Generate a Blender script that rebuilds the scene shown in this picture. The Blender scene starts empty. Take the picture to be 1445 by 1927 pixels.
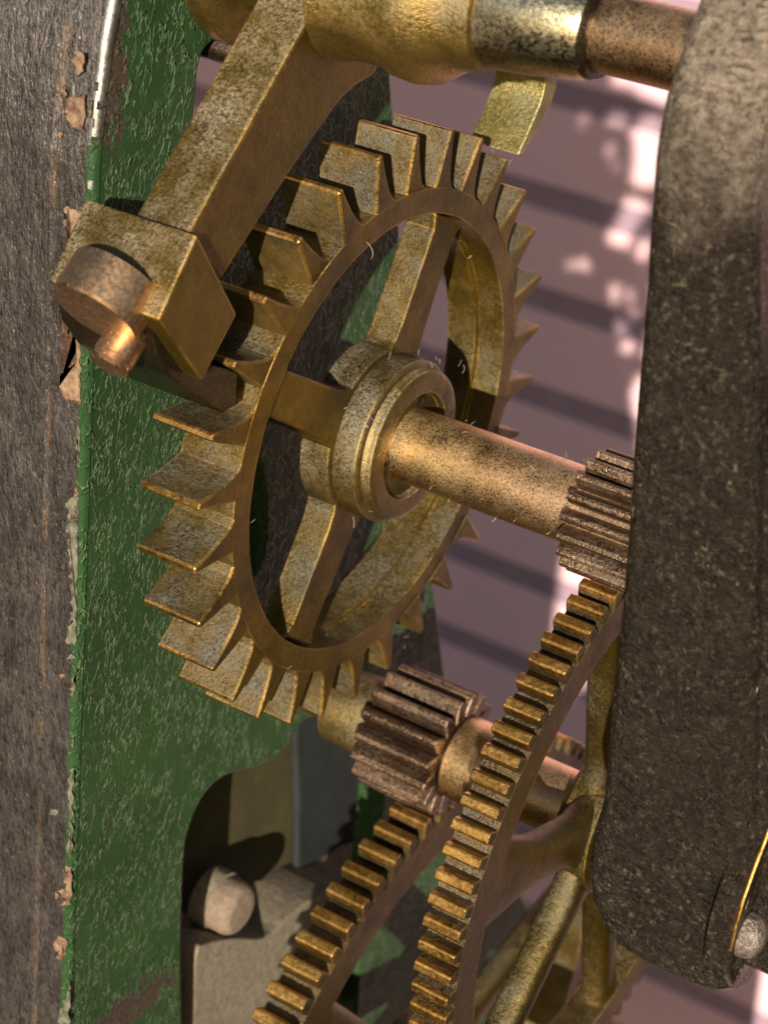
import bpy, bmesh, math, random
from mathutils import Vector, Matrix, noise
random.seed(7)
PI = math.pi
D = bpy.data
sc = bpy.context.scene
col = sc.collection

# ---------------------------------------------------------------- camera
# one unit = 5 cm (outer radius of the escape wheel's rim); X runs along the arbors
sc.unit_settings.scale_length = 0.05
F, CX, CY = 3845.25, 722.5, 963.5
RT = Vector((0.83208789, 0.54638736, 0.09534467))
UP = Vector((-0.32134043, 0.33479269, 0.88580708))
BK = Vector((0.45207309, -0.76770744, 0.45415329))
O = Vector((3.74641764, -6.31323421, 3.40393566))
cd = D.cameras.new('camera'); cam = D.objects.new('camera', cd); col.objects.link(cam)
cam.matrix_world = Matrix(((RT.x, UP.x, BK.x, O.x), (RT.y, UP.y, BK.y, O.y), (RT.z, UP.z, BK.z, O.z), (0, 0, 0, 1)))
cd.sensor_fit = 'VERTICAL'; cd.sensor_height = 24.0; cd.lens = F / 1927 * 24.0
cd.clip_start = 0.05; cd.clip_end = 500
cd.dof.use_dof = True; cd.dof.focus_distance = 7.35; cd.dof.aperture_fstop = 0.95
sc.camera = cam

# ---------------------------------------------------------------- light
TO_SUN = (BK - 0.137 * RT - 0.19 * UP).normalized()
elev = math.asin(TO_SUN.z); azim = math.atan2(TO_SUN.x, TO_SUN.y)
w = D.worlds.new("World"); sc.world = w; w.use_nodes = True
nt = w.node_tree
bg = nt.nodes['Background']; sky = nt.nodes.new('ShaderNodeTexSky')
sky.sky_type = 'NISHITA'; sky.sun_disc = False
sky.sun_elevation = elev; sky.sun_rotation = azim
nt.links.new(sky.outputs[0], bg.inputs[0]); bg.inputs[1].default_value = 0.052
sd = D.lights.new('sun', 'SUN'); sun = D.objects.new('sun', sd); col.objects.link(sun)
sd.energy = 5.0; sd.angle = math.radians(0.5); sd.color = (1.0, 0.90, 0.76)
sun.rotation_euler = TO_SUN.to_track_quat('Z', 'Y').to_euler()
sun.location = TO_SUN * 20
sc.view_settings.view_transform = 'Standard'; sc.view_settings.look = 'None'
sc.view_settings.exposure = 0.55; sc.view_settings.gamma = 1.0

def at(u, v, ax, val):
    """the point of the plane [axis ax] = val seen at pixel (u, v) of the photograph"""
    d = RT * ((u - CX) / F) - UP * ((v - CY) / F) - BK
    t = (val - O[ax]) / d[ax]
    return O + d * t
def yz(pts, X):
    return [(q.y, q.z) for q in (at(u, v, 0, X) for u, v in pts)]

# ---------------------------------------------------------------- materials
class NT:
    def __init__(s, name):
        s.m = D.materials.new(name); s.m.use_nodes = True
        s.n = s.m.node_tree.nodes; s.l = s.m.node_tree.links
        s.p = s.n['Principled BSDF']; s.geo = s.n.new('ShaderNodeNewGeometry')
    def link(s, a, b): s.l.new(a, b)
    def set(s, sock, v):
        if hasattr(v, 'is_output') or isinstance(v, bpy.types.NodeSocket): s.l.new(v, sock)
        else: sock.default_value = v
    def mapping(s, scale=(1, 1, 1), rot=(0, 0, 0), loc=(0, 0, 0)):
        k = s.n.new('ShaderNodeMapping'); k.inputs['Scale'].default_value = scale
        k.inputs['Rotation'].default_value = rot; k.inputs['Location'].default_value = loc
        s.l.new(s.geo.outputs['Position'], k.inputs['Vector']); return k.outputs[0]
    def noise(s, scale, detail=4, rough=0.6, vec=None, dist=0.0):
        k = s.n.new('ShaderNodeTexNoise'); k.inputs['Scale'].default_value = scale
        k.inputs['Detail'].default_value = detail; k.inputs['Roughness'].default_value = rough
        k.inputs['Distortion'].default_value = dist
        s.l.new(vec if vec is not None else s.geo.outputs['Position'], k.inputs['Vector']); return k.outputs['Fac']
    def voro(s, scale, feature='F1', vec=None, out='Distance', rnd=1.0):
        k = s.n.new('ShaderNodeTexVoronoi'); k.feature = feature; k.inputs['Scale'].default_value = scale
        k.inputs['Randomness'].default_value = rnd
        s.l.new(vec if vec is not None else s.geo.outputs['Position'], k.inputs['Vector']); return k.outputs[out]
    def ramp(s, v, a, b, lo=0.0, hi=1.0):
        k = s.n.new('ShaderNodeMapRange'); k.inputs[1].default_value = a; k.inputs[2].default_value = b
        k.inputs[3].default_value = lo; k.inputs[4].default_value = hi; s.l.new(v, k.inputs[0]); return k.outputs[0]
    def math(s, op, a, b=0.0):
        k = s.n.new('ShaderNodeMath'); k.operation = op; s.set(k.inputs[0], a); s.set(k.inputs[1], b); return k.outputs[0]
    def mix(s, f, a, b):
        k = s.n.new('ShaderNodeMix'); k.data_type = 'RGBA'; s.set(k.inputs[0], f)
        s.set(k.inputs[6], (*a, 1) if isinstance(a, tuple) else a); s.set(k.inputs[7], (*b, 1) if isinstance(b, tuple) else b)
        return k.outputs[2]
    def bump(s, h, strength, dist):
        k = s.n.new('ShaderNodeBump'); k.inputs['Strength'].default_value = strength
        k.inputs['Distance'].default_value = dist; s.l.new(h, k.inputs['Height']); s.l.new(k.outputs[0], s.p.inputs['Normal']); return k
    def edge(s, radius=0.012):
        k = s.n.new('ShaderNodeBevel'); k.samples = 4; k.inputs['Radius'].default_value = radius
        d = s.n.new('ShaderNodeVectorMath'); d.operation = 'DOT_PRODUCT'
        s.l.new(k.outputs[0], d.inputs[0]); s.l.new(s.geo.outputs['Normal'], d.inputs[1])
        return s.ramp(d.outputs['Value'], 0.995, 0.93)
    def facing(s, vec):
        d = s.n.new('ShaderNodeVectorMath'); d.operation = 'DOT_PRODUCT'
        s.l.new(s.geo.outputs['Normal'], d.inputs[0]); d.inputs[1].default_value = vec; return d.outputs['Value']
    def out(s, base, rough=0.5, metal=0.0, spec=None):
        s.set(s.p.inputs['Base Color'], base); s.set(s.p.inputs['Roughness'], rough); s.set(s.p.inputs['Metallic'], metal)
        if spec is not None: s.p.inputs['Specular IOR Level'].default_value = spec
        return s.m

DUSTWARD = Vector((-0.25, -0.6, 0.76)).normalized()   # where dust settles: upper, open side of each piece
def brass(name, dark, mid, dustc, dust=1.0, rough=0.36, metal=0.8, edgec=(0.75, 0.42, 0.09), grain=70, useedge=True, bumpy=1.0, pit=0.7, stain=(0.05, 0.045, 0.025), stains=0.6, shiftx=None, specks=1.0):
    s = NT(name)
    big = s.noise(1.9, 5, 0.65); fine = s.noise(grain, 3, 0.75); vfine = s.noise(grain * 2.3, 2, 0.7); mid_n = s.noise(11, 5, 0.72); m2 = s.noise(4.3, 4, 0.6, s.mapping(loc=(3.1, 1.7, 5.2)))
    c = s.mix(s.ramp(s.math('ADD', s.math('MULTIPLY', big, 0.5), s.math('MULTIPLY', mid_n, 0.5)), 0.36, 0.62), dark, mid)
    # greenish black tarnish in irregular islands
    tm = s.math('MULTIPLY', s.ramp(s.math('ADD', s.math('MULTIPLY', m2, 0.65), s.math('MULTIPLY', mid_n, 0.35)), 0.50, 0.60), stains)
    c = s.mix(tm, c, stain)
    face = s.ramp(s.facing(DUSTWARD), 0.05, 0.7)
    cover = s.ramp(s.math('ADD', s.math('MULTIPLY', m2, 0.5), s.math('MULTIPLY', big, 0.5)), 0.41, 0.56, 0.15, 1.0)
    dm = s.math('MULTIPLY', s.ramp(s.math('ADD', s.math('MULTIPLY', fine, 0.55), s.math('ADD', s.math('MULTIPLY', vfine, 0.3), s.math('MULTIPLY', mid_n, 0.25))), 0.46, 0.64), s.math('MULTIPLY', face, s.math('MULTIPLY', cover, dust)))
    speck = s.ramp(s.voro(grain * 0.5), 0.10, 0.04)
    spm = s.math('MULTIPLY', speck, s.ramp(s.noise(6, 3), 0.5, 0.62, 0, 0.8 * specks))
    c = s.mix(dm, c, dustc)
    c = s.mix(spm, c, tuple(min(1, x * 1.9 + 0.08) for x in dustc))
    pits = s.math('MULTIPLY', s.ramp(vfine, 0.44, 0.32), s.math('ADD', face, 0.15))
    c = s.mix(s.math('MULTIPLY', pits, pit), c, tuple(x * 0.2 for x in dark))
    if shiftx:
        sep = s.n.new('ShaderNodeSeparateXYZ'); s.l.new(s.geo.outputs['Position'], sep.inputs[0])
        c = s.mix(s.ramp(s.math('ADD', sep.outputs['X'], s.math('MULTIPLY', mid_n, 0.5)), 0.35, 1.0, 0.75, 0.0), c, shiftx)
    if useedge:
        e = s.math('MULTIPLY', s.edge(0.009), s.ramp(s.math('ADD', s.math('MULTIPLY', s.noise(4, 3), 0.7), s.math('MULTIPLY', fine, 0.3)), 0.44, 0.60))
        c = s.mix(e, c, edgec)
    r = s.ramp(fine, 0.3, 0.7, rough - 0.08, rough + 0.14)
    r = s.math('ADD', r, s.math('MULTIPLY', dm, 0.3))
    r = s.math('ADD', r, s.math('MULTIPLY', tm, 0.12))
    s.bump(s.math('ADD', s.math('MULTIPLY', fine, 0.7), s.math('ADD', s.math('MULTIPLY', vfine, 0.35), s.math('MULTIPLY', mid_n, 0.9))), 0.5 * bumpy, 0.012)
    return s.out(c, r, s.math('MULTIPLY', s.math('SUBTRACT', 1.0, s.math('MAXIMUM', dm, spm)), metal))

M_brass = brass('aged_brass', (0.075, 0.047, 0.007), (0.23, 0.142, 0.020), (0.14, 0.127, 0.09), 0.95, grain=80)
M_tooth = brass('dusty_tooth_brass', (0.07, 0.045, 0.012), (0.25, 0.165, 0.045), (0.128, 0.116, 0.085), 1.2, grain=75, stain=(0.04, 0.036, 0.026), stains=0.8, metal=0.6)
M_arm = brass('arm_brass', (0.10, 0.062, 0.007), (0.21, 0.135, 0.016), (0.33, 0.275, 0.205), 1.0, grain=85, stains=0.35)
M_gear = brass('gear_brass', (0.13, 0.08, 0.02), (0.42, 0.25, 0.055), (0.13, 0.11, 0.07), 0.6, rough=0.3, metal=0.9, edgec=(1.0, 0.62, 0.16))
M_gearbody = brass('gear_body_brass', (0.055, 0.034, 0.006), (0.14, 0.088, 0.014), (0.17, 0.155, 0.09), 0.7)  # darkened base: shade on the wheel arms put into the colour
M_pale = brass('pale_brass', (0.26, 0.21, 0.06), (0.50, 0.41, 0.14), (0.36, 0.34, 0.2), 0.4, rough=0.3, edgec=(0.8, 0.72, 0.4), stains=0.5, stain=(0.13, 0.13, 0.09))
M_boss = brass('boss_brass', (0.13, 0.085, 0.02), (0.36, 0.235, 0.06), (0.26, 0.215, 0.13), 0.9, rough=0.3, useedge=False, stains=0.6, stain=(0.07, 0.05, 0.02))
M_hub = brass('dusty_hub_brass', (0.08, 0.055, 0.015), (0.24, 0.16, 0.045), (0.20, 0.175, 0.125), 1.1, rough=0.33, grain=85, stains=0.7, edgec=(0.8, 0.55, 0.2))
M_bronze = brass('bronze_shaft', (0.34, 0.20, 0.10), (0.70, 0.44, 0.24), (0.26, 0.20, 0.15), 0.4, rough=0.25, metal=1.0, useedge=False, grain=120, bumpy=0.35, pit=0.15, stains=0.3, stain=(0.2, 0.12, 0.06), shiftx=(0.80, 0.56, 0.24))
M_copper = brass('polished_screw', (0.48, 0.28, 0.14), (0.80, 0.52, 0.30), (0.5, 0.4, 0.3), 0.0, rough=0.38, metal=1.0, useedge=False, bumpy=0.12, pit=0.15, stains=0.2)
M_silver = brass('steel_sleeve', (0.42, 0.35, 0.20), (0.68, 0.60, 0.40), (0.45, 0.41, 0.3), 0.3, rough=0.22, metal=1.0, useedge=False, bumpy=0.35, pit=0.35, stains=0.5, stain=(0.16, 0.14, 0.08))
M_steel = brass('rusty_steel', (0.06, 0.034, 0.02), (0.24, 0.145, 0.085), (0.20, 0.15, 0.10), 0.6, rough=0.28, metal=0.85, edgec=(0.7, 0.5, 0.34), grain=60, bumpy=1.3, stain=(0.03, 0.02, 0.015))
M_land = brass('worn_bright_brass', (0.36, 0.19, 0.045), (0.78, 0.44, 0.12), (0.25, 0.18, 0.1), 0.2, rough=0.34, metal=1.0, useedge=False, pit=0.1, stains=0.15, bumpy=0.3, specks=0.2, stain=(0.2, 0.12, 0.04))
M_flank = brass('grimy_gear_brass', (0.045, 0.03, 0.012), (0.16, 0.10, 0.03), (0.17, 0.145, 0.10), 0.8, rough=0.35, useedge=False, stains=0.8, bumpy=1.6, stain=(0.02, 0.015, 0.01))
M_corner = brass('bare_steel_corner', (0.22, 0.20, 0.18), (0.6, 0.57, 0.52), (0.3, 0.3, 0.28), 0.2, rough=0.36, metal=1.0, useedge=False, bumpy=0.35, pit=0.5, stains=0.6, stain=(0.1, 0.11, 0.09))
M_black = brass('black_oily_metal', (0.022, 0.013, 0.006), (0.05, 0.032, 0.016), (0.06, 0.05, 0.04), 0.3, rough=0.28, metal=0.7, useedge=False, stains=0.1)

def m_green():
    s = NT('cracked_green_paint')
    v = s.mapping((1, 1.35, 0.85)); wob = s.noise(4, 2, 0.5, v)
    vm = s.n.new('ShaderNodeVectorMath'); vm.operation = 'ADD'
    nz = s.n.new('ShaderNodeTexNoise'); nz.inputs['Scale'].default_value = 11; nz.inputs['Detail'].default_value = 2
    s.l.new(v, nz.inputs['Vector'])
    sc_ = s.n.new('ShaderNodeVectorMath'); sc_.operation = 'SCALE'; sc_.inputs['Scale'].default_value = 0.22
    s.l.new(nz.outputs['Color'], sc_.inputs[0]); s.l.new(v, vm.inputs[0]); s.l.new(sc_.outputs[0], vm.inputs[1])
    ridge = s.ramp(s.voro(15, 'DISTANCE_TO_EDGE', vm.outputs[0]), 0.0, 0.10, 1, 0)
    brk = s.ramp(s.noise(9, 3, 0.6), 0.40, 0.52)
    ridge = s.math('MULTIPLY', ridge, brk)
    fine = s.noise(60, 3, 0.7); big = s.noise(1.5, 4)
    c = s.mix(s.ramp(big, 0.3, 0.7), (0.017, 0.048, 0.016), (0.032, 0.080, 0.024))
    c = s.mix(s.ramp(fine, 0.45, 0.7, 0, 0.5), c, (0.012, 0.04, 0.018))
    c = s.mix(s.math('MULTIPLY', ridge, 0.75), c, (0.11, 0.19, 0.075))
    # worn patches with a shape of their own: bare brown metal
    pm = None
    for (u, vv, ru, rv) in ((212, 130, 0.075, 0.26), (215, 1925, 0.40, 0.10), (195, 205, 0.06, 0.1)):
        q = at(u, vv, 0, -0.5)
        k = s.n.new('ShaderNodeMapping'); k.inputs['Location'].default_value = (0, -q.y / ru, -q.z / rv); k.inputs['Scale'].default_value = (0, 1 / ru, 1 / rv)
        s.l.new(s.geo.outputs['Position'], k.inputs['Vector'])
        ln = s.n.new('ShaderNodeVectorMath'); ln.operation = 'LENGTH'; s.l.new(k.outputs[0], ln.inputs[0])
        e = s.ramp(s.math('ADD', ln.outputs['Value'], s.ramp(s.noise(16, 5, 0.7), 0.3, 0.7, -0.75, 0.75)), 1.02, 0.97)
        pm = e if pm is None else s.math('MAXIMUM', pm, e)
    c = s.mix(pm, c, s.mix(s.ramp(fine, 0.35, 0.65), (0.035, 0.028, 0.02), (0.085, 0.062, 0.045)))
    h = s.math('ADD', s.math('MULTIPLY', ridge, 1.0), s.math('MULTIPLY', wob, 0.6))
    h = s.math('SUBTRACT', h, s.math('MULTIPLY', pm, 0.5))
    s.bump(s.math('ADD', h, s.math('MULTIPLY', fine, 0.12)), 0.75, 0.022)
    return s.out(c, 0.5, 0.0, 0.25)
M_green = m_green()

def m_iron(name, a, b, speckc, speckamt=0.5, stretch=(1, 1, 0.35), rough=0.48, metal=0.35, bumps=0.7, streaks=0.0, worn=False, dk=0.8):
    s = NT(name)
    v = s.mapping(stretch)
    n1 = s.noise(26, 5, 0.75, v); n2 = s.noise(75, 3, 0.7, v); n3 = s.noise(2.2, 3)
    c = s.mix(s.ramp(n1, 0.36, 0.64), a, b)
    c = s.mix(s.ramp(n2, 0.5, 0.3, 0, dk), c, tuple(x * 0.3 for x in a)); c = s.mix(s.ramp(s.noise(5, 4, 0.7, v), 0.55, 0.40, 0, 0.5), c, tuple(x * 0.6 for x in a))
    sp = s.math('MULTIPLY', s.ramp(s.noise(42, 4, 0.8), 0.56, 0.66), s.ramp(n3, 0.3, 0.6, 0.3, 1.0))
    sp2 = s.ramp(s.voro(16), 0.12, 0.05)
    sp = s.math('MAXIMUM', s.math('MULTIPLY', sp, speckamt), s.math('MULTIPLY', sp2, s.ramp(s.noise(4, 3), 0.5, 0.6, 0, 0.6)))
    h = s.math('ADD', s.math('ADD', n1, s.math('MULTIPLY', n2, 0.5)), s.math('MULTIPLY', s.noise(8, 4, 0.7, v), 1.6))
    if streaks:
        vv = s.mapping((1.0, 1.0, 2.2), rot=(0.0, 0.75, 0.2))
        st = s.math('MULTIPLY', s.ramp(s.voro(17, 'DISTANCE_TO_EDGE', vv), 0.035, 0.0), s.ramp(s.noise(21, 3, 0.7), 0.52, 0.6))
        sp = s.math('MAXIMUM', sp, s.math('MULTIPLY', st, streaks)); h = s.math('ADD', h, st)
    if worn:   # wear plus the stronger light on the upright's shoulder, both put into the colour
        sep = s.n.new('ShaderNodeSeparateXYZ'); s.l.new(s.geo.outputs['Position'], sep.inputs[0])
        hz = s.math('ADD', sep.outputs['Z'], s.math('MULTIPLY', s.math('SUBTRACT', s.noise(3.2, 5, 0.7), 0.5), 0.9))
        wm = s.math('MULTIPLY', s.ramp(hz, 1.5, 1.95), 0.9)
        c = s.mix(wm, c, s.mix(s.ramp(n1, 0.36, 0.64), (0.16, 0.12, 0.09), (0.50, 0.40, 0.30)))
    c = s.mix(sp, c, speckc)
    e = s.math('MULTIPLY', s.edge(0.02), s.ramp(s.noise(6, 4), 0.45, 0.6)); c = s.mix(s.math('MULTIPLY', e, 0.8), c, (0.22, 0.13, 0.07))
    s.bump(h, bumps, 0.02)
    return s.out(c, s.ramp(n2, 0.3, 0.7, rough - 0.08, rough + 0.15), metal)
M_bar = m_iron('scraped_grey_iron', (0.040, 0.034, 0.030), (0.105, 0.090, 0.082), (0.30, 0.24, 0.17), 0.4, rough=0.34)
M_pillar = m_iron('pitted_brown_iron', (0.019, 0.0125, 0.0075), (0.043, 0.030, 0.0185), (0.34, 0.28, 0.18), 0.5, (1, 1, 1.6), 0.27, 0.45, 1.0, 1.6, worn=True, dk=0.35)
M_shoulder = m_iron('dusty_tan_iron', (0.16, 0.125, 0.105), (0.38, 0.31, 0.25), (0.55, 0.45, 0.35), 0.5, (1, 1, 0.8), 0.38, 0.55, 0.7)

def plain(name, a, b, scale=30, rough=0.6, metal=0.0, bumps=0.3, spec=None, mid=0.0):
    s = NT(name); n = s.noise(scale, 5, 0.7)
    c = s.mix(s.ramp(n, 0.35, 0.65), a, b); s.bump(n, bumps, 0.02)
    return s.out(c, rough, metal, spec)
M_rustchip = plain('rusty_tan_chip', (0.085, 0.035, 0.022), (0.34, 0.22, 0.13), 22, 0.8, 0.0, 0.9)
M_palechip = plain('grey_green_chip', (0.075, 0.08, 0.05), (0.22, 0.20, 0.14), 24, 0.8, 0.0, 0.9)
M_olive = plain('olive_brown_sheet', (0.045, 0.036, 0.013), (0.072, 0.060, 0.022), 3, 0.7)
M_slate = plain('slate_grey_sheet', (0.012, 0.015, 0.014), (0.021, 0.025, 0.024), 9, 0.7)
M_stone = plain('dusty_grey_casting', (0.15, 0.125, 0.08), (0.29, 0.24, 0.165), 34, 0.9, bumps=0.5)
M_tan = plain('tan_nut', (0.17, 0.125, 0.085), (0.27, 0.20, 0.14), 30, 0.9, bumps=0.5)
M_lint = plain('pale_lint', (0.26, 0.23, 0.18), (0.42, 0.38, 0.3), 9, 0.9, bumps=0)
def m_siding():
    s = NT('mauve_painted_wood'); v = s.mapping((0.25, 1, 4))
    n = s.noise(3, 4, 0.6, v); n2 = s.noise(0.5, 3)
    c = s.mix(s.ramp(n, 0.3, 0.7), (0.84, 0.54, 0.62), (0.90, 0.58, 0.64))
    c = s.mix(s.ramp(n2, 0.35, 0.65, 0, 0.6), c, (0.92, 0.58, 0.58))
    s.bump(n, 0.2, 0.05)
    return s.out(c, 0.6)
M_siding = m_siding()
M_gapwood = plain('shaded_mauve_wood', (0.33, 0.22, 0.28), (0.38, 0.26, 0.31), 3, 0.8)  # shadow lines between the boards, painted as darker wood
M_patch = plain('bare_white_patch', (0.60, 0.57, 0.66), (0.70, 0.66, 0.74), 2, 0.8)

# ---------------------------------------------------------------- mesh helpers
def link(o, parent=None):
    col.objects.link(o)
    if parent is not None: o.parent = parent
    return o
def mesh_obj(name, bm, mat, parent=None, smooth=False, bevel=0.0, seg=2, autosmooth=True):
    me = D.meshes.new(name); bmesh.ops.recalc_face_normals(bm, faces=bm.faces[:]); bm.to_mesh(me); bm.free()
    me.materials.append(mat); o = D.objects.new(name, me)
    if smooth:
        for p in me.polygons: p.use_smooth = True
        me.set_sharp_from_angle(angle=math.radians(38))
    if bevel: add_bevel(o, bevel, seg)
    return link(o, parent)
def add_bevel(o, wdt, seg=2):
    m = o.modifiers.new('edge', 'BEVEL'); m.width = wdt; m.segments = seg; m.limit_method = 'ANGLE'; m.angle_limit = math.radians(32)
    m.harden_normals = False
def bm_ext(poly, x0, x1, holes=None, f=None):
    """polygon in YZ extruded along X (optionally another mapping f(x, y, z))"""
    bm = bmesh.new()
    def P(x, y, z): return bm.verts.new(f(x, y, z) if f else (x, y, z))
    a = [P(x0, y, z) for y, z in poly]; b = [P(x1, y, z) for y, z in poly]
    n = len(poly)
    for i in range(n): bm.faces.new((a[i], a[(i + 1) % n], b[(i + 1) % n], b[i]))
    bm.faces.new(a[::-1]); bm.faces.new(b)
    return bm
def bm_lathe(prof, c=(0, 0), seg=64):
    """profile [(x, r)] turned about the X-parallel axis through (y, z) = c"""
    bm = bmesh.new(); rings = []
    for x, r in prof:
        if r < 1e-5: rings.append([bm.verts.new((x, c[0], c[1]))]); continue
        rings.append([bm.verts.new((x, c[0] + r * math.cos(2 * PI * i / seg), c[1] + r * math.sin(2 * PI * i / seg))) for i in range(seg)])
    for a, b in zip(rings, rings[1:]):
        for i in range(seg):
            j = (i + 1) % seg
            if len(a) == 1 and len(b) == 1: continue
            if len(a) == 1: bm.faces.new((a[0], b[j], b[i]))
            elif len(b) == 1: bm.faces.new((a[i], a[j], b[0]))
            else: bm.faces.new((a[i], a[j], b[j], b[i]))
    return bm
def bm_tube(pts, r, seg=8, r2=None):
    bm = bmesh.new(); prev = None; n = len(pts); pts = [Vector(p) for p in pts]
    for k, p in enumerate(pts):
        t = (pts[min(k + 1, n - 1)] - pts[max(k - 1, 0)]).normalized()
        a = t.orthogonal().normalized() if prev is None else (prev - t * prev.dot(t)).normalized()
        prev = a; b = t.cross(a); rr = r + ((r2 if r2 is not None else r) - r) * k / (n - 1)
        ring = [bm.verts.new(p + (a * math.cos(2 * PI * i / seg) + b * math.sin(2 * PI * i / seg)) * rr) for i in range(seg)]
        if k:
            for i in range(seg): bm.faces.new((last[i], last[(i + 1) % seg], ring[(i + 1) % seg], ring[i]))
        else: bm.faces.new(ring[::-1])
        last = ring
    bm.faces.new(last)
    return bm
def thing(name, label, cat, loc=(0, 0, 0), group=None):
    o = D.objects.new(name, None); col.objects.link(o); o.location = loc; o.empty_display_size = 0.1
    o['label'] = label; o['category'] = cat
    if group: o['group'] = group
    bpy.context.view_layer.update() if False else None
    return o
def pol(r, a): a = math.radians(a); return (r * math.cos(a), r * math.sin(a))
def arcpts(r, a0, a1, n): return [pol(r, a0 + (a1 - a0) * i / n) for i in range(n + 1)]
def rot_copies(first, angles, c, parent, name):
    """copies of a mesh part turned about the X-parallel axis at c"""
    out = []
    for i, a in enumerate(angles):
        o = first if i == 0 else link(first.copy())
        o.name = name
        o.parent = parent
        o.location = (0, c[0], c[1]); o.rotation_euler = (math.radians(a), 0, 0)
        out.append(o)
    return out

# ================================================================ STRUCTURE: wall behind
WY = 30.0
def struct(o): o['kind'] = 'structure'; return o
cW = at(722, 960, 1, WY)
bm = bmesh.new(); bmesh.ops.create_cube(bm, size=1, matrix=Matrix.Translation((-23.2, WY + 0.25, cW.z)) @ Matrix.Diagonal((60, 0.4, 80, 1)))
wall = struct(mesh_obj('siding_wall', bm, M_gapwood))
zb = [at(1060, v, 1, WY).z for v in (180, 362, 572, 777, 945, 1115, 1283)]
pitch = (zb[0] - zb[-1]) / 6; z0 = sum(zb) / 7 - pitch / 2
for k in range(-15, 16):
    zc = z0 + k * pitch
    bm = bmesh.new(); h = pitch * 0.74; t = 0.07
    bmesh.ops.create_cube(bm, size=1, matrix=Matrix.Translation((-23.3 + 0.05 * (k % 3), WY + 0.05 - t / 2, zc)) @ Matrix.Diagonal((59.6, t, h, 1)))
    o = mesh_obj('siding_board', bm, M_siding, wall, bevel=0.012)
# ================================================================ LEFT FRAME PLATE (green)
XP = -0.5; YF = -1.235; TH = 0.75
fp = thing('frame_plate', 'green painted cast plate with cracked paint and bare grey front edge behind the toothed wheel', 'frame plate', (XP, YF, -1))
def rel(o, parent):
    o.location = tuple(-c for c in parent.location); return o
outer_px = [(950, -2300), (950, -330), (745, -230), (735, -60), (737, 150), (745, 250), (752, 410), (762, 600), (775, 800), (795, 1000), (818, 1110), (830, 1200), (840, 1290), (870, 1400), (925, 1540), (985, 1690), (1010, 1745), (1062, 1815), (1092, 1890), (1130, 2000), (1180, 2150)]
low_open = [(345, 2250), (345, 1927), (343, 1800), (345, 1700), (350, 1600), (358, 1560), (372, 1522), (392, 1490), (420, 1465), (455, 1452), (490, 1444), (520, 1425), (545, 1398), (562, 1372), (585, 1352), (640, 1345), (700, 1380), (720, 1480), (706, 1640), (680, 1800), (672, 1950)]
outer = yz(outer_px, XP) + [(15.9, -20.0), (17.2, -28.0)]  # unseen far corners added so the plate shades the wall
left_front = [(YF, -28.0), (YF, 1.25), (YF + 0.02, 1.45), (YF + 0.05, 1.65), (YF + 0.12, 1.95), (YF + 0.25, 2.4), (YF + 0.45, 2.9), (YF + 0.6, 4.0)]
ZT = yz([(950, -2300)], XP)[0][1]
lo = yz(low_open, XP) + [(1.6, -4.9), (0.9, -5.1), (0.1, -4.9)]
# outline: up the front edge, across the top (out of frame, raised to shade the wall), down the rear edge, round the lower opening
outline = left_front + [(YF + 0.6, ZT)] + outer
def plate_mesh(name, outline, holes, x0, x1, mat, parent):
    cu = D.curves.new(name, 'CURVE'); cu.dimensions = '2D'; cu.fill_mode = 'BOTH'
    for loop in [outline] + holes:
        sp = cu.splines.new('POLY'); sp.points.add(len(loop) - 1); sp.use_cyclic_u = True
        for p, (y, z) in zip(sp.points, loop): p.co = (y, z, 0, 1)
    b = 0.02
    cu.extrude = (x1 - x0) / 2 - b; cu.bevel_depth = b; cu.bevel_resolution = 2; cu.offset = -b
    tmp = D.objects.new('tmp', cu); col.objects.link(tmp)
    dg = bpy.context.evaluated_depsgraph_get(); dg.update()
    me = D.meshes.new_from_object(tmp.evaluated_get(dg)); D.objects.remove(tmp)
    me.name = name
    xm = (x0 + x1) / 2
    me.transform(Matrix(((0, 0, 1, xm), (1, 0, 0, 0), (0, 1, 0, 0), (0, 0, 0, 1))))
    me.materials.clear(); me.materials.append(mat)
    o = D.objects.new(name, me); return link(o, parent)
def smooth_loop(pts, n=6):
    out = []; N = len(pts)
    for i in range(N):
        p0, p1, p2, p3 = pts[i - 1], pts[i], pts[(i + 1) % N], pts[(i + 2) % N]
        for k in range(n):
            t = k / n
            out.append(tuple(0.5 * ((2 * p1[j]) + (-p0[j] + p2[j]) * t + (2 * p0[j] - 5 * p1[j] + 4 * p2[j] - p3[j]) * t * t + (-p0[j] + 3 * p1[j] - 3 * p2[j] + p3[j]) * t ** 3) for j in (0, 1)))
    return out
def smooth_open(pts, n=6):
    ext = [pts[0]] + pts + [pts[-1]]; out = []
    for i in range(1, len(ext) - 2):
        p0, p1, p2, p3 = ext[i - 1:i + 3]
        for k in range(n):
            t = k / n
            out.append(tuple(0.5 * ((2 * p1[j]) + (-p0[j] + p2[j]) * t + (2 * p0[j] - 5 * p1[j] + 4 * p2[j] - p3[j]) * t * t + (-p0[j] + 3 * p1[j] - 3 * p2[j] + p3[j]) * t ** 3) for j in (0, 1)))
    return out + [pts[-1]]
outline = left_front + [(YF + 0.6, ZT)] + outer
h1 = smooth_loop(yz([(425, 66), (400, 82), (384, 102), (376, 130), (370, 190), (366, 260), (372, 330), (400, 380), (450, 340), (490, 250), (520, 150), (500, 90), (460, 68)], XP), 5)
h2 = smooth_loop(yz([(487, 868), (497, 912), (501, 965), (499, 1022), (487, 1066), (468, 1092), (445, 1090), (425, 1040), (425, 950), (445, 890), (468, 866)], XP), 5)
XB = XP - TH
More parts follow.
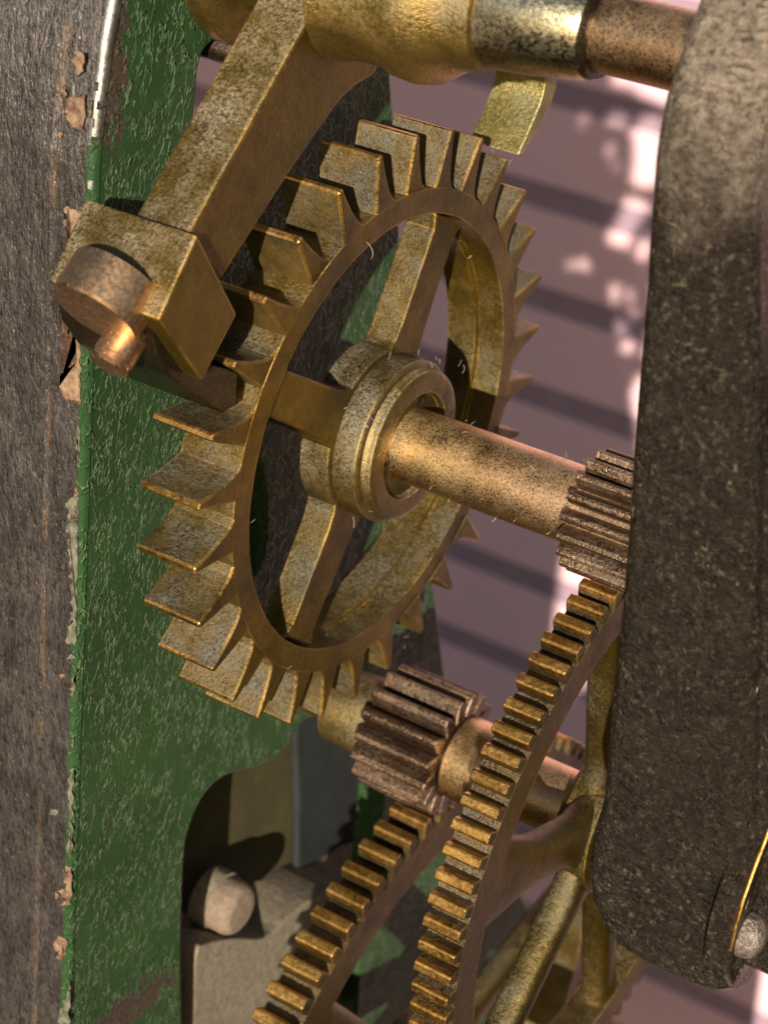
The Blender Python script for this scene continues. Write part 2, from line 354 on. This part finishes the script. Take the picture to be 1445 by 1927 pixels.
pl = rel(plate_mesh('green_face', outline, [h1, h2, smooth_loop(lo, 4), smooth_loop([(1.9, -8.5), (3.4, -8.2), (4.9, -8.6), (5.2, -10), (5.3, -12.4), (3.6, -12.8), (2.3, -12.4), (1.8, -10.3)], 4)], XP - 0.16, XP, M_green, fp), fp)  # last opening is unseen, added to let sun patches onto the wall
# bare iron front bar, butted behind the painted face (its front stands a hair proud)
prof = [(YF - 0.004, -28.0), (YF - 0.004, 1.25), (YF + 0.016, 1.45), (YF + 0.046, 1.65), (YF + 0.116, 1.95), (YF + 0.246, 2.4), (YF + 0.446, 2.9), (YF + 0.6, 4.0), (YF + 0.6, ZT), (YF + 0.9, ZT), (YF + 0.9, 4.0), (YF + 0.75, 2.9), (YF + 0.55, 2.4), (YF + 0.42, 1.9), (YF + 0.35, 1.4), (YF + 0.35, -28.0)]
bar = rel(mesh_obj('bare_front_edge', bm_ext(prof, XP - 12.0, XP - 0.163), M_bar, fp, bevel=0.02), fp)  # extra width and depth out of view, added to shade the wall
bm = bmesh.new(); rows = []
def bar_y(z):
    tab = [(-28, 0), (1.25, 0), (1.45, .02), (1.65, .05), (1.95, .12), (2.4, .25), (2.9, .45), (4, .6)]
    for (a_, ya), (b_, yb) in zip(tab, tab[1:]):
        if z <= b_: return YF + ya + (yb - ya) * (z - a_) / (b_ - a_)
    return YF + .6
zz = [-3.4 + 0.03 * i for i in range(214)]
for z in zz:
    y = bar_y(z) - 0.004
    rows.append([bm.verts.new((XP - 0.162, y + 0.03, z)), bm.verts.new((XP - 0.162, y - 0.001, z))] + [bm.verts.new((XP - 0.028 + 0.032 * math.sin(a), y + 0.032 - 0.034 * math.cos(a) + 0.001, z)) for a in [PI / 2 * k / 6 for k in range(7)]] + [bm.verts.new((XP - 0.02, y + 0.06, z))])
for a, b in zip(rows, rows[1:]):
    for i in range(len(a)): bm.faces.new((a[i], a[(i + 1) % len(a)], b[(i + 1) % len(a)], b[i]))
bm.faces.new(rows[0]); bm.faces.new(rows[-1])
edge = rel(mesh_obj('worn_corner', bm, M_green, fp, smooth=True), fp)
edge.data.materials.append(M_bar); edge.data.materials.append(M_corner)
zt = at(165, 260, 0, XP).z
for p in edge.data.polygons:
    if p.center.x < XP - 0.035: p.material_index = 1
    elif p.center.z > zt - 0.1 + random.uniform(0, 0.3) + 0.12 * math.sin(p.center.z * 31) : p.material_index = 2
# chips of old paint along the corner
random.seed(11)
def chip(ptsu, mat, y=YF - 0.0085, lab=None):
    pts = []
    n = len(ptsu)
    for i in range(n):
        (u0, v0), (u1, v1) = ptsu[i], ptsu[(i + 1) % n]
        k = max(2, int(math.hypot(u1 - u0, v1 - v0) / 4))
        for j in range(k):
            t = j / k; pts.append((u0 + (u1 - u0) * t + random.uniform(-3, 3) + 4 * math.sin(v1 * .3 + j * 1.1), v0 + (v1 - v0) * t + random.uniform(-3, 3)))
    pts = [(min(u, 156 - 0.0172 * (v - 400) + 2.5 * math.sin(v * 0.21)), v) for u, v in pts]
    q = [at(u, v, 1, y) for u, v in pts]
    bm = bmesh.new(); a = [bm.verts.new(p) for p in q]; b = [bm.verts.new(p + Vector((0, 0.0035, 0))) for p in q]
    m = len(q)
    for i in range(m): bm.faces.new((a[i], a[(i + 1) % m], b[(i + 1) % m], b[i]))
    f = bm.faces.new(a); bmesh.ops.triangulate(bm, faces=[f])
    o = rel(mesh_obj('paint_chip', bm, mat, fp), fp)
    if lab: o['label'] = lab
chip([(122, 388), (160, 402), (160, 470), (150, 600), (158, 690), (165, 762), (122, 750), (112, 708), (140, 690), (135, 560), (130, 470)], M_rustchip)
chip([(128, 185), (160, 178), (170, 215), (160, 245), (135, 240), (124, 210)], M_rustchip)
chip([(140, 98), (160, 100), (155, 140), (143, 138)], M_rustchip)
chip([(128, 945), (152, 930), (160, 960), (150, 1040), (160, 1120), (154, 1215), (128, 1210), (138, 1120), (130, 1010)], M_palechip)
chip([(130, 1296), (154, 1288), (150, 1308), (134, 1310)], M_palechip)
chip([(132, 1448), (152, 1446), (154, 1520), (148, 1600), (130, 1612), (134, 1530)], M_palechip)
chip([(128, 1632), (150, 1626), (146, 1700), (118, 1702)], M_rustchip)
chip([(108, 1762), (124, 1770), (118, 1806), (104, 1790)], M_rustchip)
chip([(146, 820), (160, 800), (162, 850), (150, 856)], M_palechip)
chip([(118, 1880), (136, 1866), (136, 1927), (112, 1927)], M_palechip)

for k in range(26):
    u = random.choice((random.uniform(140, 158), random.uniform(100, 158))); v = random.uniform(60, 1900); r0 = random.uniform(3, 11)
    chip([(u + r0 * random.uniform(.5, 1) * math.cos(a), v + r0 * random.uniform(.6, 1.7) * math.sin(a)) for a in (0, 1, 2, 3, 4, 5)], random.choice((M_rustchip, M_palechip)))
# ---- things seen through the lower opening
def slab(name, label, cat, px, x1, th, mat, bev=0.02, smooth=0):
    P = yz(px, x1)
    if smooth: P = smooth_loop(P, smooth)
    o = mesh_obj(name, bm_ext(P, x1 - th, x1), mat, bevel=bev); o['label'] = label; o['category'] = cat; return o
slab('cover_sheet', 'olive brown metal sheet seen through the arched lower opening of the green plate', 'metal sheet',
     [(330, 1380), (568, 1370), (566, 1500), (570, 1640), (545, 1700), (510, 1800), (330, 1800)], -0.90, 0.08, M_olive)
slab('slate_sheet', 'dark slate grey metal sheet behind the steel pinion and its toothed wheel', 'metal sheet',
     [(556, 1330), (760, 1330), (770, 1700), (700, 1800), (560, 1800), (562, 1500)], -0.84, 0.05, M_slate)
slab('dusty_bracket', 'dusty grey cast bracket beneath the tan nut at the lower edge', 'bracket',
     [(370, 1800), (392, 1776), (440, 1766), (500, 1764), (545, 1725), (590, 1690), (650, 1665), (760, 1655), (740, 2150), (360, 2150), (364, 1927)], -0.60, 0.4, M_stone, 0.05, 4)
c = at(466, 1722, 0, -0.55)
nut = thing('domed_nut', 'tan round nut lying against the dusty grey bracket', 'nut', tuple(c))
o = mesh_obj('nut_body', bm_lathe([(-0.2, 0), (-0.2, 0.135)] + [(-0.09 + 0.06 * math.sin(a), 0.085 + 0.05 * math.cos(a)) for a in [PI / 2 * k / 10 for k in range(10)]] + [(-0.03, 0.085), (-0.03, 0)], seg=36), M_tan, nut, smooth=True)
o = mesh_obj('stud', bm_lathe([(-0.24, 0), (-0.24, 0.15), (-0.15, 0.15), (-0.15, 0)], seg=28), M_stone, nut, smooth=True)
# ================================================================ PALLET ARBOR (top)
TA = (-0.507, 1.893)
pa = thing('pallet_arbor', 'horizontal top shaft with brass boss, long dusty brass arm, clamp block and two pallets', 'pallet arbor', (0, TA[0], TA[1]))
A = lambda o: rel(o, pa)
A(mesh_obj('shaft', bm_lathe([(-1.3, 0), (-1.3, 0.13), (-0.4, 0.13), (-0.4, 0.128), (1.75, 0.128), (1.75, 0)], TA), M_bronze, pa, smooth=True))
A(mesh_obj('bearing_bush', bm_lathe([(XP - 0.05, 0.10), (XP - 0.05, 0.22), (-0.485, 0.23), (-0.48, 0.34), (-0.42, 0.34), (-0.39, 0.31), (-0.37, 0.22), (-0.25, 0.2), (-0.25, 0.1)], TA), M_boss, pa, smooth=True))
A(mesh_obj('boss', bm_lathe([(-0.005, 0.12), (-0.005, 0.31), (0.03, 0.29), (0.12, 0.28), (0.245, 0.29), (0.25, 0.302), (0.32, 0.308), (0.38, 0.297), (0.43, 0.262), (0.47, 0.235), (0.51, 0.222), (0.56, 0.214), (0.56, 0.12)], TA, 96), M_boss, pa, smooth=True))
A(mesh_obj('sleeve', bm_lathe([(0.54, 0.14), (0.562, 0.193), (0.575, 0.200), (0.72, 0.188), (0.90, 0.165), (0.92, 0.157), (0.92, 0.14)], TA, 96), M_silver, pa, smooth=True))
A(mesh_obj('dark_washer', bm_lathe([(0.918, 0.13), (0.918, 0.148), (0.945, 0.148), (0.945, 0.13)], TA), M_black, pa, smooth=True))
# long arm: bar with square section, X from -0.22 to 0
def armpoly(X):
    return yz([(360, 440), (425, 525), (545, 330), (610, 232), (648, 185), (690, 150), (720, 60), (640, -40), (590, 20)], X)
P = yz([(354, 448), (418, 528), (545, 330), (598, 252), (640, 192), (672, 162), (705, 142), (750, 60), (780, -60), (700, -190), (646, -90), (592, 18)], 0.0)
A(mesh_obj('arm', bm_ext(P, -0.225, -0.004), M_arm, pa, bevel=0.012))
P = yz([(372, 442), (447, 592), (381, 718), (300, 602)], 0.06)
A(mesh_obj('clamp_block', bm_ext(P, -0.40, 0.06), M_arm, pa, bevel=0.01))
# pallet blade under the block
lowpx = [(122, 548), (160, 622), (212, 668), (300, 706), (380, 738), (449, 764)]
low = yz(lowpx[0:1], -0.40) + [(at(u, v, 0, x).y, at(u, v, 0, x).z) for (u, v), x in zip(lowpx[1:], (-0.40, -0.40, -0.32, -0.2, -0.02))]
up = yz([(300, 600), (380, 715), (405, 706), (453, 703)], 0.0)
D_, C_ = Vector(up[0]), Vector(up[1])
dn = Vector((-(C_ - D_).y, (C_ - D_).x)).normalized()
if dn.x > 0: dn = -dn
blade = [tuple(D_ + dn * -0.02 + (D_ - C_) * 0.0), tuple(D_ + dn * 0.03), tuple(D_ + (C_ - D_) * 0.3 + dn * 0.075), tuple(D_ + (C_ - D_) * 0.65 + dn * 0.08), tuple(C_ + dn * 0.055)]
tip = yz([(449, 764), (453, 703), (405, 690)], 0.0)
blade = blade + [tuple(Vector(tip[0]) + Vector((-0.07, -0.01))), tip[0], tip[1], tip[2], tuple(C_ + dn * -0.03)]
A(mesh_obj('left_pallet', bm_ext(blade, -0.42, -0.012), M_black, pa, bevel=0.006))
# big round screw head at the block corner, axis square to the lower face
def cyl_between(name, p, d, L, r, mat, parent, seg=48, cham=0.01, tip=False):
    prof = [(0, 0), (0, r), (L - cham, r), (L, r - cham), (L, 0)]
    if tip: prof = [(0, 0), (0, r), (L * 0.78, r), (L * 0.8, r * 0.93), (L * 0.9, r * 0.93), (L * 0.92, r * 1.0), (L, r * 0.8), (L, 0)]
    bm = bm_lathe(prof, seg=seg)
    o = mesh_obj(name, bm, mat, parent, smooth=True)
    o.matrix_basis = Matrix.Translation(Vector(p) - Vector(parent.location)) @ Vector((d[0], d[1], d[2])).to_track_quat('X', 'Z').to_matrix().to_4x4()
    return o
dirv = Vector((0, dn.x, dn.y))
base = at(222, 526, 0, -0.17)
cyl_between('screw_head', base - dirv * 0.01, dirv, 0.155, 0.16, M_copper, pa)
p2 = at(258, 604, 0, -0.12)
cyl_between('screw_tip', p2 + dirv * 0.02, dirv, 0.165, 0.07, M_copper, pa, 32, tip=True)
# right pallet: pale curved blade, and the hidden arm that carries it
rp = yz([(1030, 105), (1024, 170), (1006, 222), (975, 292)], 0.0)
rp2 = yz([(1048, 105), (1046, 165), (1024, 222), (984, 288)], 0.0)
poly = rp + rp2[::-1]
A(mesh_obj('right_pallet', bm_ext(smooth_open(rp, 5) + smooth_open(rp2[::-1], 5), -0.235, 0.0), M_pale, pa, bevel=0.006))
q0 = Vector(rp[0]); 
A(mesh_obj('right_arm', bm_ext([(TA[0] + 0.1, TA[1] + 0.2), (q0.x + 0.05, q0.y + 0.25), (q0.x + 0.06, q0.y + 0.02), (q0.x - 0.03, q0.y + 0.0), (TA[0] + 0.2, TA[1] - 0.12)], -0.22, -0.04), M_boss, pa, bevel=0.012))
# bolt under the bush
c = at(437, 92, 0, XP + 0.02)
o = mesh_obj('frame_bolt', bm_lathe([(-0.2, 0), (-0.2, 0.06), (0.02, 0.06), (0.05, 0.045), (0.055, 0)], seg=24), M_black, smooth=True)
o.location = c; o['label'] = 'black bolt end in the small upper opening beside the brass arm'; o['category'] = 'bolt'

# ================================================================ ESCAPE WHEEL with arbor and pinion
ew = thing('escape_wheel', 'brass wheel with thirty hooked teeth on a bronze shaft ending in a small pinion', 'escape wheel', (0, 0, 0))
W_ = 0.262
rim = mesh_obj('rim', bm_lathe([(0, 0.90), (0, 1.0), (-W_, 1.0), (-W_, 0.878), (-0.13, 0.882), (-0.118, 0.9), (0, 0.90)], seg=160), M_brass, ew, smooth=True, bevel=0.0)
tp = [pol(1.222, 0.1), pol(1.18, 0.35), pol(1.10, 0.8), pol(1.04, 1.2), pol(0.992, 1.6), pol(0.992, -7.6), pol(1.004, -6.3), pol(1.02, -5.0), pol(1.05, -3.9), pol(1.09, -3.0), pol(1.14, -2.15), pol(1.19, -1.5), pol(1.222, -1.2)]
random.seed(3)
t0 = mesh_obj('tooth', bm_ext(tp, -W_ + 0.001, -0.001), M_tooth, ew, bevel=0.006, seg=1)
t0.data.materials.append(M_land); t0.data.materials.append(M_brass)
for p in t0.data.polygons:
    if abs(p.normal.x) > 0.5: p.material_index = 2
    elif p.center.y > 1.215: p.material_index = 1
rot_copies(t0, [12 * i + 6 for i in range(30)], (0, 0), ew, 'tooth')
for o in ew.children:
    if o.name.startswith('tooth'): o.rotation_euler.x += math.radians(random.uniform(-0.35, 0.35)); o.location.x = random.uniform(-0.004, 0.004)
def spoke_poly(L, w0, w1):
    return [(0.30, -w0 * 1.5), (0.36, -w0 * 1.12), (0.44, -w0), (L - 0.06, -w1), (L, -w1 * 1.35), (L, w1 * 1.35), (L - 0.06, w1), (0.44, w0), (0.36, w0 * 1.12), (0.30, w0 * 1.5)]
SA = 67.5
s0 = mesh_obj('spoke', bm_ext(spoke_poly(0.885, 0.095, 0.088), -0.165, -0.03), M_brass, ew, bevel=0.008)
rot_copies(s0, [66, 151, 239, 331], (0, 0), ew, 'spoke')
mesh_obj('wheel_centre', bm_lathe([(-0.168, 0.12), (-0.168, 0.355), (-0.032, 0.355), (-0.032, 0.12)], seg=96), M_hub, ew, smooth=True, bevel=0.008)
hub = mesh_obj('hub', bm_lathe([(-0.034, 0.1), (-0.034, 0.325), (-0.02, 0.335), (0.075, 0.335), (0.085, 0.325), (0.088, 0.305), (0.098, 0.30), (0.105, 0.305), (0.108, 0.314), (0.13, 0.308), (0.14, 0.29), (0.138, 0.222), (0.112, 0.214), (0.108, 0.13)], seg=96), M_hub, ew, smooth=True)
for a in (80, 290, 185):
    y, z = pol(0.183, a)
    h_ = mesh_obj('rivet', bm_lathe([(0.08, 0), (0.08, 0.026), (0.118, 0.026), (0.126, 0.016), (0.128, 0)], (y, z), 20), M_black, hub, smooth=True)
mesh_obj('arbor', bm_lathe([(-1.2, 0), (-1.2, 0.11), (-0.3, 0.11), (-0.3, 0.15), (0.88, 0.152), (0.91, 0.152), (0.91, 0.18), (1.4, 0.18), (1.4, 0.1), (1.8, 0.1), (1.8, 0)], seg=72), M_bronze, ew, smooth=True)
NA = 18
lp = [(0.16, -0.024), (0.215, -0.022), (0.236, -0.014), (0.243, -0.005), (0.243, 0.005), (0.236, 0.014), (0.215, 0.022), (0.16, 0.024)]
l0 = mesh_obj('pinion_leaf', bm_ext(lp, 0.905, 1.30), M_steel, ew, bevel=0.006, seg=1)
rot_copies(l0, [360 / NA * i + 5 for i in range(NA)], (0, 0), ew, 'pinion_leaf')

# ================================================================ GEAR TRAIN
def tooth_poly(R, h, w, base=0.02):
    return [(R - h - base, -w * 0.62), (R - h, -w * 0.52), (R - h * 0.45, -w * 0.45), (R - h * 0.10, -w * 0.37), (R, -w * 0.28), (R, w * 0.28), (R - h * 0.10, w * 0.37), (R - h * 0.45, w * 0.45), (R - h, w * 0.52), (R - h - base, w * 0.62)]
def gear(root, c, X0, X1, R, N, a0, h, Rin, tmat, bmat, wfrac=0.62):
    pitchw = 2 * PI * R / N
    loc = (0 - root.location.x, c[0] - root.location.y, c[1] - root.location.z)
    r = mesh_obj('rim', bm_lathe([(X1, Rin), (X1, R - h), (X0, R - h), (X0, Rin - 0.01), (X1, Rin)], (0, 0), 220), bmat, root, smooth=True); r.location = loc
    r.data.materials.append(M_flank)
    for p in r.data.polygons:
        if abs(p.normal.x) < 0.5 and math.hypot(p.center.y, p.center.z) > R - h - 0.01: p.material_index = 1
    t = mesh_obj('tooth', bm_ext(tooth_poly(R, h, pitchw * wfrac), X0 + 0.001, X1 - 0.001), bmat, root, bevel=0.004, seg=1)
    t.data.materials.append(M_flank); t.data.materials.append(M_land)
    for p in t.data.polygons:
        if abs(p.normal.x) < 0.5: p.material_index = 2 if p.center.y > R - h * 0.3 else 1

    for i in range(N):
        o = t if i == 0 else link(t.copy(), root)
        o.name = 'tooth'
        o.location = loc; o.rotation_euler = (math.radians(a0 + 360 / N * i + random.uniform(-.12, .12)), 0, 0)
    return r, loc
CB = (0.403, -1.594)
tw = thing('third_wheel', 'fine toothed brass wheel with six rounded arms on the shaft of the long steel pinion', 'gear wheel', (1.0, CB[0], CB[1]))
r, loc = gear(tw, CB, 0.94, 1.10, 1.382, 88, 108.1, 0.062, 1.165, M_gear, M_gearbody)
def bm_arm(r0, r1, w0, w1, x0, x1, fl=0.5):
    """arm with rounded cross-section running along +Y"""
    bm = bmesh.new(); rings = []
    n = 10; xm = (x0 + x1) / 2; hx = (x1 - x0) / 2
    for k in range(n + 1):
        t = k / n; y = r0 + (r1 - r0) * t; wd = w0 + (w1 - w0) * t
        wd *= 1 + 0.9 * max(0, 0.18 - t) / 0.18 + fl * (max(0, t - 0.55) / 0.45 if fl > 1 else max(0, t - 0.9) / 0.1)
        rings.append([bm.verts.new((xm + hx * (abs(math.cos(a)) ** 0.7) * (1 if math.cos(a) > 0 else -1), y, wd * (abs(math.sin(a)) ** 0.8) * (1 if math.sin(a) > 0 else -1))) for a in [2 * PI * i / 20 for i in range(20)]])
    for a, b in zip(rings, rings[1:]):
        for i in range(20): bm.faces.new((a[i], a[(i + 1) % 20], b[(i + 1) % 20], b[i]))
    bm.faces.new(rings[0][::-1]); bm.faces.new(rings[-1])
    return bm
a0 = mesh_obj('arm', bm_arm(0.18, 1.175, 0.085, 0.07, 0.95, 1.09), M_gearbody, tw, smooth=True)
for i in range(6):
    o = a0 if i == 0 else (mesh_obj('arm', bm_arm(0.18, 1.175, 0.11, 0.10, 0.95, 1.09, 1.2), M_gearbody, tw, smooth=True) if i == 2 else link(a0.copy(), tw)); o.name = 'arm'; o.location = loc; o.rotation_euler = (math.radians(45 + 60 * i), 0, 0)
B = lambda o: rel(o, tw)
B(mesh_obj('hub', bm_lathe([(0.92, 0.1), (0.92, 0.27), (0.95, 0.3), (1.10, 0.3), (1.12, 0.24), (1.2, 0.22), (1.2, 0.1)], CB, 72), M_gearbody, tw, smooth=True))
B(mesh_obj('shaft', bm_lathe([(-1.2, 0), (-1.2, 0.1), (-0.3, 0.1), (-0.3, 0.14), (0.3, 0.14), (0.31, 0.182), (0.32, 0.19), (0.62, 0.19), (0.63, 0.15), (0.93, 0.15), (0.93, 0.11), (1.8, 0.11), (1.8, 0)], CB, 72), M_bronze, tw, smooth=True))
B(mesh_obj('brass_collar', bm_lathe([(-0.34, 0.1), (-0.34, 0.16), (-0.33, 0.175), (-0.11, 0.19), (-0.088, 0.18), (-0.088, 0.1)], CB, 56), M_hub, tw, smooth=True))
NB = 16; RB = 0.288
core = B(mesh_obj('pinion_core', bm_lathe([(-0.08, 0.1), (-0.08, RB - 0.085), (0.295, RB - 0.085), (0.29, 0.1)], CB, 60), M_steel, tw, smooth=True))
lpB = [(RB - 0.1, -0.040), (RB - 0.05, -0.033), (RB - 0.015, -0.022), (RB, -0.008), (RB, 0.008), (RB - 0.015, 0.022), (RB - 0.05, 0.033), (RB - 0.1, 0.040)]
l0 = mesh_obj('pinion_leaf', bm_ext(lpB, -0.085, 0.305), M_steel, tw, bevel=0.007, seg=2)
random.seed(21)
for i in range(NB):
    o = l0 if i == 0 else link(l0.copy(), tw); o.name = 'pinion_leaf'; o.location = loc; o.rotation_euler = (math.radians(360 / NB * i + 6 + random.uniform(-1, 1)), 0, 0)

C2 = (0.68, -3.77)
gw = thing('great_wheel', 'larger brass wheel with coarse teeth meshing beneath the long steel pinion', 'gear wheel', (0.15, C2[0], C2[1]))
r, loc2 = gear(gw, C2, 0.055, 0.25, 1.892, 94, 105.33, 0.08, 1.62, M_gear, M_gearbody, 0.58)
a1 = mesh_obj('arm', bm_arm(0.2, 1.63, 0.11, 0.09, 0.08, 0.22), M_gearbody, gw, smooth=True)
for i in range(6):
    o = a1 if i == 0 else link(a1.copy(), gw); o.name = 'arm'; o.location = loc2; o.rotation_euler = (math.radians(12 + 60 * i), 0, 0)
o = mesh_obj('hub', bm_lathe([(-0.9, 0), (-0.9, 0.15), (0.02, 0.15), (0.02, 0.35), (0.28, 0.35), (0.28, 0.2), (1.6, 0.2), (1.6, 0)], seg=60), M_gearbody, gw, smooth=True); o.location = loc2

# ================================================================ RIGHT FRAME PILLAR
rf = thing('frame_pillar', 'pitted dark brown iron upright with a rounded lower end, in front of the wheels at the right', 'frame pillar', (1.6, YF, 0))
YR = -1.06
left_px = [(1240, 195), (1236, 260), (1229, 350), (1219, 500), (1209, 620), (1198, 760), (1188, 880), (1182, 1000), (1174, 1110), (1163, 1220), (1150, 1330), (1143, 1430), (1134, 1520), (1116, 1580), (1106, 1640), (1112, 1700), (1138, 1762), (1176, 1820), (1240, 1856), (1290, 1880), (1330, 1894)]
right_px = [(1412, 195), (1410, 500), (1412, 900), (1408, 1200), (1402, 1500), (1398, 1700), (1392, 1800), (1378, 1850), (1362, 1885), (1332, 1894)]
def zx(px): return sorted([(q.z, q.x) for q in (at(u, v, 1, -1.06) for u, v in px)])
LZ, RZ = zx(left_px), zx(right_px)
def lerp(tab, z):
    if z <= tab[0][0]: return tab[0][1]
    for (za, xa), (zb_, xb) in zip(tab, tab[1:]):
        if z <= zb_: return xa + (xb - xa) * (z - za) / (zb_ - za)
    return tab[-1][1]
YR = -1.06; BD = 0.5
zmin = min(LZ[0][0], RZ[0][0]) - 0.0
zs = [zmin + 0.004, zmin + 0.02] + [zmin + 0.02 + 0.03 * i for i in range(1, 34)]
while zs[-1] < 2.9: zs.append(zs[-1] + 0.06)
bm = bmesh.new(); rings = []
for z in zs:
    lean = 0.5 * max(0, z - 1.72) ** 1.35; up_ = max(0, z - 1.87)
    xa, xb = lerp(LZ, z) - 0.025 + 0.02 * up_, lerp(RZ, z) + 0.16 * min(1, up_ * 2)
    y = YR + lean + 0.10 * max(0, (zmin + 0.12 - z) / 0.12) ** 2
    wd = xb - xa; e = min(0.085, wd * 0.45)
    pts = [(xa, y + BD)]
    for q in range(6):
        th = q / 5 * PI / 2; pts.append((xa + e - e * math.cos(th), y + 0.075 - 0.075 * math.sin(th)))
    for q in (0.25, 0.5, 0.75): pts.append((xa + e + (wd - 2 * e) * q, y - 0.006))
    for q in range(6):
        th = q / 5 * PI / 2; pts.append((xb - e + e * math.sin(th), y + 0.075 - 0.075 * math.cos(th)))
    pts.append((xb, y + BD))
    rings.append([bm.verts.new((px_, py_, z)) for px_, py_ in pts])
m = len(rings[0])
for a, b in zip(rings, rings[1:]):
    for i in range(m): bm.faces.new((a[i], a[(i + 1) % m], b[(i + 1) % m], b[i]))
bm.faces.new(rings[0]); bm.faces.new(rings[-1])
o = mesh_obj('upright', bm, M_pillar, rf, smooth=True); rel(o, rf)
# outer web of the upright, further to the right, with traces of green paint
q = [at(u, v, 1, YR + 0.1) for u, v in ((1414, 195), (1420, 900), (1410, 1300), (1400, 1560))]
poly = [(YR + 0.1, 1.9), (YR + 0.1, -0.9), (YR + 0.3, -0.95), (YR + 0.6, -0.9), (YR + 0.6, 1.9)]
o = mesh_obj('side_web', bm_ext(poly, 1.86, 2.3), M_pillar, rf, bevel=0.03); rel(o, rf)
# lever with a pin in its rounded end, outside the upright
lc = at(1402, 1756, 0, 2.15)
lev = thing('lever', 'dark lever end with thin gold edge and rough round pin at the lower right edge', 'lever', tuple(lc))
lp_ = smooth_loop(yz([(1560, 1300), (1478, 1480), (1446, 1565), (1398, 1692), (1372, 1790), (1368, 1838), (1384, 1864), (1410, 1846), (1438, 1776), (1484, 1690), (1600, 1480)], 2.15), 5)
rel(mesh_obj('lever_body', bm_ext(lp_, 2.06, 2.15), M_pillar, lev, bevel=0.01), lev)
ed = [at(u, v, 0, 2.152) for u, v in [(1500, 1430), (1478, 1480), (1446, 1563), (1420, 1630), (1398, 1692), (1384, 1742), (1374, 1788)]]
rel(mesh_obj('gold_edge', bm_tube(ed, 0.007, 8), M_land, lev, smooth=True), lev)
p = at(1402, 1756, 0, 2.15)
o = mesh_obj('pin', bm_lathe([(-0.05, 0), (-0.05, 0.08), (0.02, 0.08), (0.045, 0.07), (0.065, 0.04), (0.07, 0)], seg=28), M_shoulder, lev, smooth=True); o.location = p - lc
p = at(1436, 1692, 0, 2.15)
o = mesh_obj('small_stud', bm_lathe([(-0.03, 0), (-0.03, 0.035), (0.02, 0.035), (0.035, 0)], seg=20), M_gear, lev, smooth=True); o.location = p - lc

# ================================================================ LINT on hub and teeth
random.seed(77)
bm = bmesh.new()
def hair(p, d, L, r=0.0016):
    pts = []; v = Vector(d).normalized(); p = Vector(p); axis = Vector([random.uniform(-1, 1) for _ in range(3)]).normalized(); bend = random.uniform(-1.2, 1.2)
    for k in range(6):
        pts.append(p.copy()); p = p + v * (L / 5); v = (Matrix.Rotation(bend * 0.4, 3, axis) @ v)
    t = bm_tube(pts, r, 3); me = D.meshes.new('h'); t.to_mesh(me); t.free(); bm.from_mesh(me); D.meshes.remove(me)
for _ in range(55):
    a = random.uniform(0, 2 * PI); x = random.choice((random.uniform(-0.02, 0.2), random.uniform(0.2, 0.9))); r = 0.352 if x < 0.2 else 0.152
    hair((x, r * math.cos(a), r * math.sin(a)), (random.uniform(-.6, .6), math.cos(a) + random.uniform(-.8, .8), math.sin(a) + random.uniform(-.8, .8)), random.uniform(0.012, 0.045), 0.0011)
for _ in range(70):
    a = random.uniform(0, 2 * PI); r = random.choice((0.89, 1.21, 1.0)); x = random.uniform(-W_, 0)
    hair((x, r * math.cos(a), r * math.sin(a)), (random.uniform(-.6, .6), random.uniform(-1, 1), random.uniform(-1, 1)), random.uniform(0.01, 0.035), 0.001)
hair(at(690, 455, 0, 0.01), (0.3, 0.5, -0.6), 0.12, 0.0013)
o = mesh_obj('lint', bm, M_lint, ew); o['kind'] = 'stuff'
